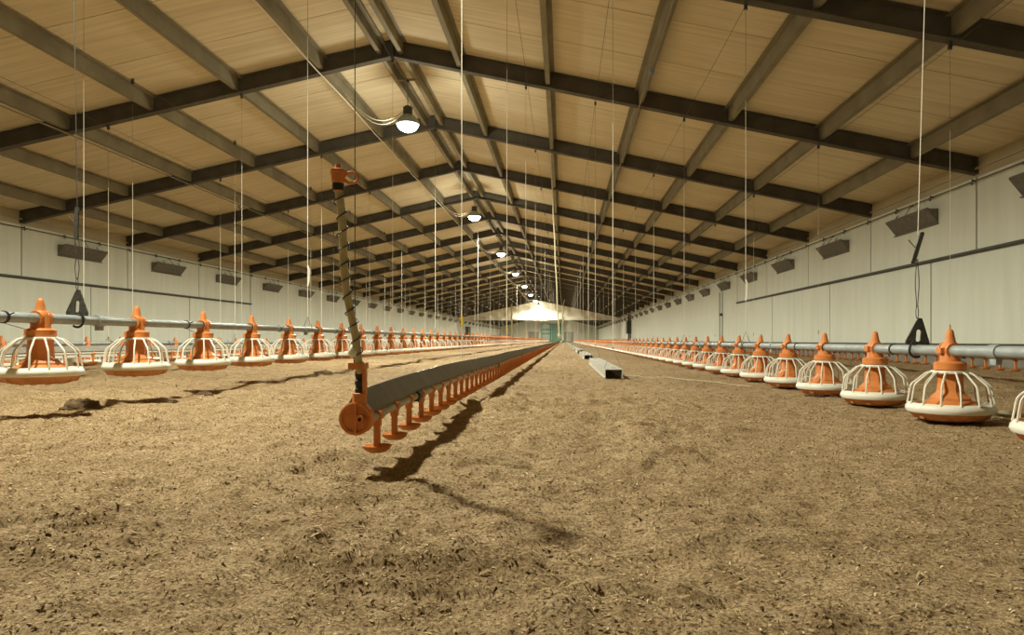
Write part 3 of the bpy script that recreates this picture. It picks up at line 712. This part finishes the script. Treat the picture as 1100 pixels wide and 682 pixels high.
# ------------------------------------------------------------------ inverted sheet metal troughs
TW, TH = 0.082, 0.088
sec = [(-TW, 0), (-TW*.93, 0), (-TW*.93, TH-.008), (TW*.93, TH-.008), (TW*.93, 0), (TW, 0), (TW, TH), (-TW, TH)]
tr_me = MB().sweep(sec, [(0, 0, 0), (0, 3.95, 0)]).mesh('channel', 'trough')
lip_me = MB().box(-TW-.010, -TW, 0, 3.95, 0.0, 0.010).box(TW, TW+.010, 0, 3.95, 0.0, 0.010).mesh('lip', 'trough')
hw_me = MB().tube([(-TW, .12, TH), (0, .12, TH+.19), (TW, .12, TH)], 0.0040, 5).tube([(0,.12,TH+.185),(0,.12,TH+.205)], 0.008, 6).mesh('hanger_wire', 'galv')
ft_me = MB().box(-.02,.02,-.02,.02,TH-.006,TH+.012).mesh('clip','trough')
def troughs(x, y0, n, where, dz=0.0):
    for i in range(n):
        y = y0 + 6.45*i
        z = float(floor_h(x, y)) + 0.004 + dz
        root = empty('metal_trough', (x, y, z))
        if i < 5: lb = '%s upside-down grey metal trough in the row %s' % (ORD[i], where)
        else: lb = 'tiny distant metal trough further along the row %s' % where
        tag(root, lb, 'trough', 'metal troughs ' + where)
        link('channel', tr_me, root); link('lip', lip_me, root)
        link('hanger_wire', hw_me, root); link('hanger_wire', hw_me, root, (0, 3.6, 0))
        link('clip', ft_me, root, (0, .12, 0)); link('clip', ft_me, root, (0, 3.72, 0))
troughs(LINE_T, 6.42, 16, 'left of the right-hand feeders')
troughs(LINE_TL, 5.2, 16, 'near the left wall', 0.16)

# ------------------------------------------------------------------ suspension cords from the rafters
def v_hanger(px_, zt_, zb_, hw):
    return MB().tube([(-hw, 0, zb_), (-hw*.9, 0, zb_+.04), (0, 0, zt_), (hw*.9, 0, zt_-(zt_-zb_)+.04), (hw, 0, zb_)], 0.0030, 5)
pul_me = MB().lathe([(0.0, -0.010), (0.026, -0.010), (0.020, 0.0), (0.026, 0.010), (0.0, 0.010)], 14, axis='x').box(-0.014, -0.010, -0.014, 0.014, -0.03, 0.05).box(0.010, 0.014, -0.014, 0.014, -0.03, 0.05).mesh('pulley', 'dark_metal', 35)
def cords(x, zb_, js, thing, mat_, r, hw, vz, tagz=None, adj=(), group=None, lean=0.0, y_off=0.0, upper='cord_steel'):
    d = abs(x-XR); ztop = rz(d) - 0.05
    cnt = 0
    for j in js:
        y = (3.72 if (j == 3 and thing == 'middle drinker line') else Y_R[j] + y_off)
        root = empty('suspension_cord', (x, y, zb_))
        nm = 'from rafter'
        if cnt < 6: lb = '%s %s cord dropping from the roof to the %s' % (ORD[cnt], 'pale' if mat_ == 'cord_white' else 'thin grey', thing)
        else: lb = 'distant thin cord dropping to the %s' % thing
        tag(root, lb, 'cord', group or 'cords holding the ' + thing)
        zz = ztop - zb_; low = vz + 0.0
        mid = min(zz*0.72, 2.9)
        link('rope', MB().tube([(0,0,low), (lean*mid, 0, mid)], r*.8, 6).mesh('rope', mat_, 50), root)
        link('wire', MB().tube([(lean*mid,0,mid), (lean*zz,0,zz)], max(r*.55, 0.0016), 5).mesh('wire', upper, 50), root)
        link('pulley', pul_me, root, (lean*zz, 0, zz))
        if vz > 0.02: link('hanger', v_hanger(0, vz, -0.02, hw).mesh('hanger', 'dark_metal', 50), root)
        if tagz: link('cord_tag', MB().box(-.006,.006,-.004,.004,tagz,tagz+.06).mesh('cord_tag', 'yellow'), root)
        if cnt in adj:
            link('cord_adjuster', MB().tube([(0.0,0,vz+.30), (0.012,0,vz+.34), (0.016,0,vz+.46), (0.0,0,vz+.50)], 0.009, 6).mesh('cord_adjuster', 'white_plastic', 50), root)
        cnt += 1
J = list(range(4, 36))
cords(LINE_FR, Z_FR, J, 'right-hand feed pipe', 'cord_white', 0.0035, 0.045, 0.13, adj=(0,))
cords(LINE_FL, Z_FL, J, 'left-hand feed pipe', 'cord_white', 0.0040, 0.045, 0.13, adj=(0, 3))
cords(LINE_FL2, Z_FL2, list(range(5, 36)), 'feed pipe by the left wall', 'cord_white', 0.0050, 0.045, 0.10, tagz=0.03)
cords(LINE_D-.029, ZD+0.106, [3] + J, 'middle drinker line', 'cord_white', 0.0026, 0.03, 0.01, tagz=0.18)
cords(LINE_DR-.029, CAM_H-0.147+.076, list(range(3, 36)), 'drinker line behind the right-hand feeders', 'cord_white', 0.0026, 0.03, 0.01, tagz=0.16)
cords(LINE_DL-.029, CAM_H-0.135+.076, list(range(3, 36)), 'drinker line behind the left-hand feeders', 'cord_white', 0.0036, 0.03, 0.01)
# trough cords hang over the trough ends
def trough_cords(x, y0, dz, where):
    ztop = rz(abs(x-XR)) - 0.05
    for i in range(16):
        for e in (0.12, 3.72):
            y = y0 + 6.45*i + e; z = float(floor_h(x, y0 + 6.45*i)) + dz + TH + .205
            root = empty('suspension_cord', (x, y, z))
            lb = ('cord holding the %s end of the %s metal trough %s' % ('front' if e < 1 else 'back', ORD[i], where)) if i < 4 else 'distant thin cord holding the metal troughs ' + where
            tag(root, lb, 'cord', 'cords holding the troughs ' + where)
            zz = ztop - z
            link('rope', MB().tube([(0,0,0), (0,0,zz*.6)], 0.0034, 6).mesh('rope', 'cord_white', 50), root)
            link('wire', MB().tube([(0,0,zz*.6), (0,0,zz)], 0.0018, 5).mesh('wire', 'cord_steel', 50), root)
            link('pulley', pul_me, root, (0, 0, zz))
trough_cords(LINE_T, 6.42, 0.0, 'left of the right-hand feeders')
trough_cords(LINE_TL, 5.2, 0.16, 'near the left wall')
# winch cables under the rafters
for xx, wh in ((LINE_FR, 'right-hand feeders'), (LINE_FL, 'left-hand feeders'), (LINE_FL2, 'feeders by the left wall'), (LINE_D, 'middle drinker line'),
               (LINE_DR, 'right drinker line'), (LINE_DL, 'left drinker line'), (LINE_T, 'metal troughs'), (LINE_TL, 'left metal troughs')):
    z = rz(abs(xx-XR)) - 0.03
    o = link('winch_cable', MB().tube([(xx, yy, z - (0.012 if k % 2 else 0)) for k, yy in enumerate(np.arange(-4.0, 112, S/2))], 0.0026, 5).mesh('winch_cable', 'cord_dark', 50))
    tag(o, 'thin winch cable under the rafters above the ' + wh, 'cable')

# near cords with a triangular hanger plate
def tri_plate():
    outer = [(-0.058, 0.0), (-0.050, -0.004), (0.056, 0.0), (0.060, 0.010), (0.010, 0.132), (0.004, 0.138), (-0.004, 0.138), (-0.010, 0.132), (-0.060, 0.010)]
    slot = [(0.012*math.cos(a), 0.046 + (0.019 if math.sin(a) > 0 else -0.019) + 0.012*math.sin(a)) for a in [2*math.pi*k/16 for k in range(16)]]
    m_ = MB()
    # ring of quads between the slot and the outline
    n = 32; inn = []; out = []
    def ray(poly, c, a):
        best = None; dx_, dz_ = math.cos(a), math.sin(a)
        for i in range(len(poly)):
            (x1, z1), (x2, z2) = poly[i], poly[(i+1) % len(poly)]
            ex, ez = x2-x1, z2-z1; den = dx_*ez - dz_*ex
            if abs(den) < 1e-9: continue
            t = ((x1-c[0])*ez - (z1-c[1])*ex)/den; u = ((x1-c[0])*dz_ - (z1-c[1])*dx_)/den
            if t > 0 and -1e-6 <= u <= 1+1e-6: best = t if best is None else max(best, t)
        return (c[0]+dx_*best, c[1]+dz_*best)
    for k in range(n):
        a = 2*math.pi*(k+.5)/n - math.pi/2
        inn.append(ray(slot, (0, .046), a)); out.append(ray(outer, (0, .046), a))
    vs = []
    for yy in (-0.004, 0.004): vs += [(x_, yy, z_) for x_, z_ in inn] + [(x_, yy, z_) for x_, z_ in out]
    fs = []
    for k in range(n):
        k2 = (k+1) % n
        fs += [(k, n+k, n+k2, k2)[::-1], (2*n+k, 3*n+k, 3*n+k2, 2*n+k2), (n+k, 3*n+k, 3*n+k2, n+k2)[::-1], (k, k2, 2*n+k2, 2*n+k)[::-1]]
    return m_.add(vs, fs)
tri_me = tri_plate().mesh('hanger_plate', 'dark_metal')
hook_mes = {q: MB().tube([(q*0.022, 0, 0.012), (q*0.033, 0, -0.008)] + [(q*(0.002+0.033*math.cos(a)), 0, -0.026+0.033*math.sin(a)-.002) for a in np.linspace(0.1, -2.2, 10)], 0.0062, 6).mesh('hook', 'black', 50) for q in (-1, 1)}
def near_cord(x, y, zp, label, topx, mat_, bar, loops):
    root = empty('suspension_cord', (x, y, zp)); tag(root, label, 'cord', None)
    h0 = link('hanger_plate', tri_me, root, (0, 0, 0.024)); link('hook', hook_mes[-1 if x > 0 else 1], h0, (0, 0, 0)); h0.rotation_euler.y = 0.10 if x > 0 else 0.05
    ztop = rz(abs(x-XR)) - 0.05 - zp
    zA = 0.024 + 0.134
    link('link', MB().tube([(0.006*math.cos(a), 0, zA + 0.028 + 0.032*math.sin(a)) for a in np.linspace(-1.4, 4.75, 18)], 0.0022, 5).mesh('link', 'dark_metal', 50), root)
    z1, z2 = zA + 0.055, zA + 0.26
    b = MB()
    for s_ in (-1, 1):
        b.tube([(0.004*s_ + s_*0.006*math.sin(math.pi*t*loops)**2, 0.002*s_, z1 + (z2+.03-z1)*t) for t in [i/14 for i in range(15)]], 0.0022, 5)
    link('cord_loop', b.mesh('cord_loop', 'cord_dark', 50), root)
    ang = bar
    bar_ = MB()
    L = 0.145
    bar_.add([(px_, yy, pz_) for yy in (-.004, .004) for px_, pz_ in [(.010*math.cos(a), (L/2 if math.sin(a) >= 0 else -L/2)+.010*math.sin(a)) for a in [2*math.pi*(k+.5)/12 for k in range(12)]]],
             [tuple(range(12)), tuple(range(23, 11, -1))] + [(i, i+12, (i+1) % 12+12, (i+1) % 12) for i in range(12)])
    link('adjuster_bar', bar_.mesh('adjuster_bar', 'dark_metal'), root, (0.0, -0.004, z2+.085), (0, ang, 0))
    link('bar_pin', MB().tube([(-.045, -.006, z2+.125), (-.012, -.006, z2+.085)], 0.0022, 5).mesh('bar_pin', 'black'), root)
    link('rope', MB().tube([(0.012*math.sin(ang), 0, z2+.15), (topx, 0, ztop)], 0.0022, 6).mesh('rope', mat_, 50), root)
    link('pulley', pul_me, root, (topx, 0, ztop))
near_cord(LINE_FR, 3.48, Z_FR, 'pale cord with adjuster bar and dark triangular hook plate on the right-hand pipe', 0.08, 'cord_white', 0.30, 1.0)
near_cord(LINE_FL, 3.47, Z_FL, 'dark cord with adjuster and dark triangular hook plate on the left-hand pipe', -0.05, 'cord_dark', 0.04, 2.0)
# dark cord at the riser of the middle drinker line
r_ = empty('suspension_cord', (LINE_D-.033, 1.815, 0.30)); tag(r_, 'dark cord hanging beside the drinker riser tube', 'cord')
link('rope', MB().tube([(0,0,0), (0.0,0,1.2), (-0.01, 0, rz(2)-.35)], 0.0013, 6).mesh('rope', 'cord_dark', 50), r_)
link('clip', MB().tube([(0,0,0), (0,0,.03)], 0.004, 6).mesh('clip', 'black', 50), r_)
# thick ropes and risers far down the middle line
def far_rope(px_top, ytop_px, px_bot, ybot_px, y, r, mat_, label, wig):
    xb_, xt_ = px2x(px_bot, y), px2x(px_top, y)
    zb_ = CAM_H + (365.5-ybot_px)*y/740; zt_ = CAM_H + (365.5-ytop_px)*y/740
    root = empty('hanging_rope', (xb_, y, zb_)); tag(root, label, 'rope')
    n = 24
    link('rope', MB().tube([((xt_-xb_)*i/n + wig*math.sin(i*1.1), 0, (zt_-zb_)*i/n) for i in range(n+1)], r, 7).mesh('rope', mat_, 50), root)
    link('knot', MB().lathe([(0, -r*2), (r*2, -r), (r*2.2, r), (r, r*3), (0, r*3.2)], 8, c=(0, 0, r*3)).mesh('knot', mat_, 50), root)
far_rope(591.5, 164, 600.5, 363, 13.45, 0.014, 'rope', 'thick pale rope hanging crooked in front of the green door', 0.004)
far_rope(549.5, 326, 549.8, 371.5, 43.0, 0.05, 'riser', 'yellowish spiral riser tube standing on the far middle litter', 0.02)
far_rope(606, 322, 603, 369.6, 60.0, 0.05, 'rope', 'short pale rope hanging below the white sheet beside the green door', 0.05)

# ------------------------------------------------------------------ bits on the litter
def clod(x, y, sx, sy, sz, seed, label):
    g = random.Random(seed); m_ = MB(); n, k = 18, 9; vs = []; fs = []
    for j in range(k+1):
        ph = math.pi/2*j/k
        for i in range(n):
            a = 2*math.pi*i/n; rr = (1+0.22*math.sin(a*3+seed)+g.uniform(-.16,.16))*math.cos(ph)**.7
            vs.append((sx*rr*math.cos(a), sy*rr*math.sin(a), sz*(math.sin(ph)*(1+g.uniform(-.22,.22))) - 0.012))
    for j in range(k):
        for i in range(n): fs.append((j*n+i, j*n+(i+1)%n, (j+1)*n+(i+1)%n, (j+1)*n+i))
    fs.append(tuple(range(n-1,-1,-1)))
    m_.add(vs, fs)
    o = link('litter_clod', m_.mesh('litter_clod', 'clod', 50), None, (x, y, float(floor_h(x, y))))
    tag(o, label, 'litter clod', 'dark clods of litter')
clod(-2.60, 3.60, .105, .06, .062, 1, 'large clod of litter with shadow in its dark colour below the left-hand feeders')  # shadow of its overhang is put into the clod colour
clod(-2.42, 4.55, .055, .04, .030, 2, 'small dark clod of litter below the second feeder on the left')
clod(-3.05, 3.25, .10, .05, .030, 3, 'flat dark clod of litter at the left photo edge')
clod(-2.32, 6.6, .09, .05, .03, 4, 'dark clod at the near end of the furrow below the left feeders')
clod(0.10, 0.93, .022, .015, .012, 5, 'small dark tuft of litter at the bottom edge, left one of two')
clod(0.17, 0.91, .020, .013, .013, 6, 'small dark tuft of litter at the bottom edge, right one of two')
# string across the litter
sx = np.linspace(0.66, 1.50, 40)
o = link('string', MB().tube([(float(a), float(7.35-2.1*(a-.66)+.03*math.sin(a*7)), float(floor_h(a, 7.35-2.1*(a-.66)+.03*math.sin(a*7)))+.005) for a in sx], 0.0035, 6).mesh('string', 'rope', 50))
tag(o, 'pale string lying across the litter from the trough to the right-hand feeders', 'string')
o = link('stick', MB().tube([(1.93, 3.35, float(floor_h(1.93,3.35))+.02), (2.05, 3.33, float(floor_h(2.05,3.33))+.028), (2.22, 3.30, float(floor_h(2.22,3.30))+.012)], [0.009,0.011,0.007], 7).mesh('stick', 'rope', 50))
tag(o, 'short pale stick lying on the litter beside the nearest whole right feeder pan', 'stick')
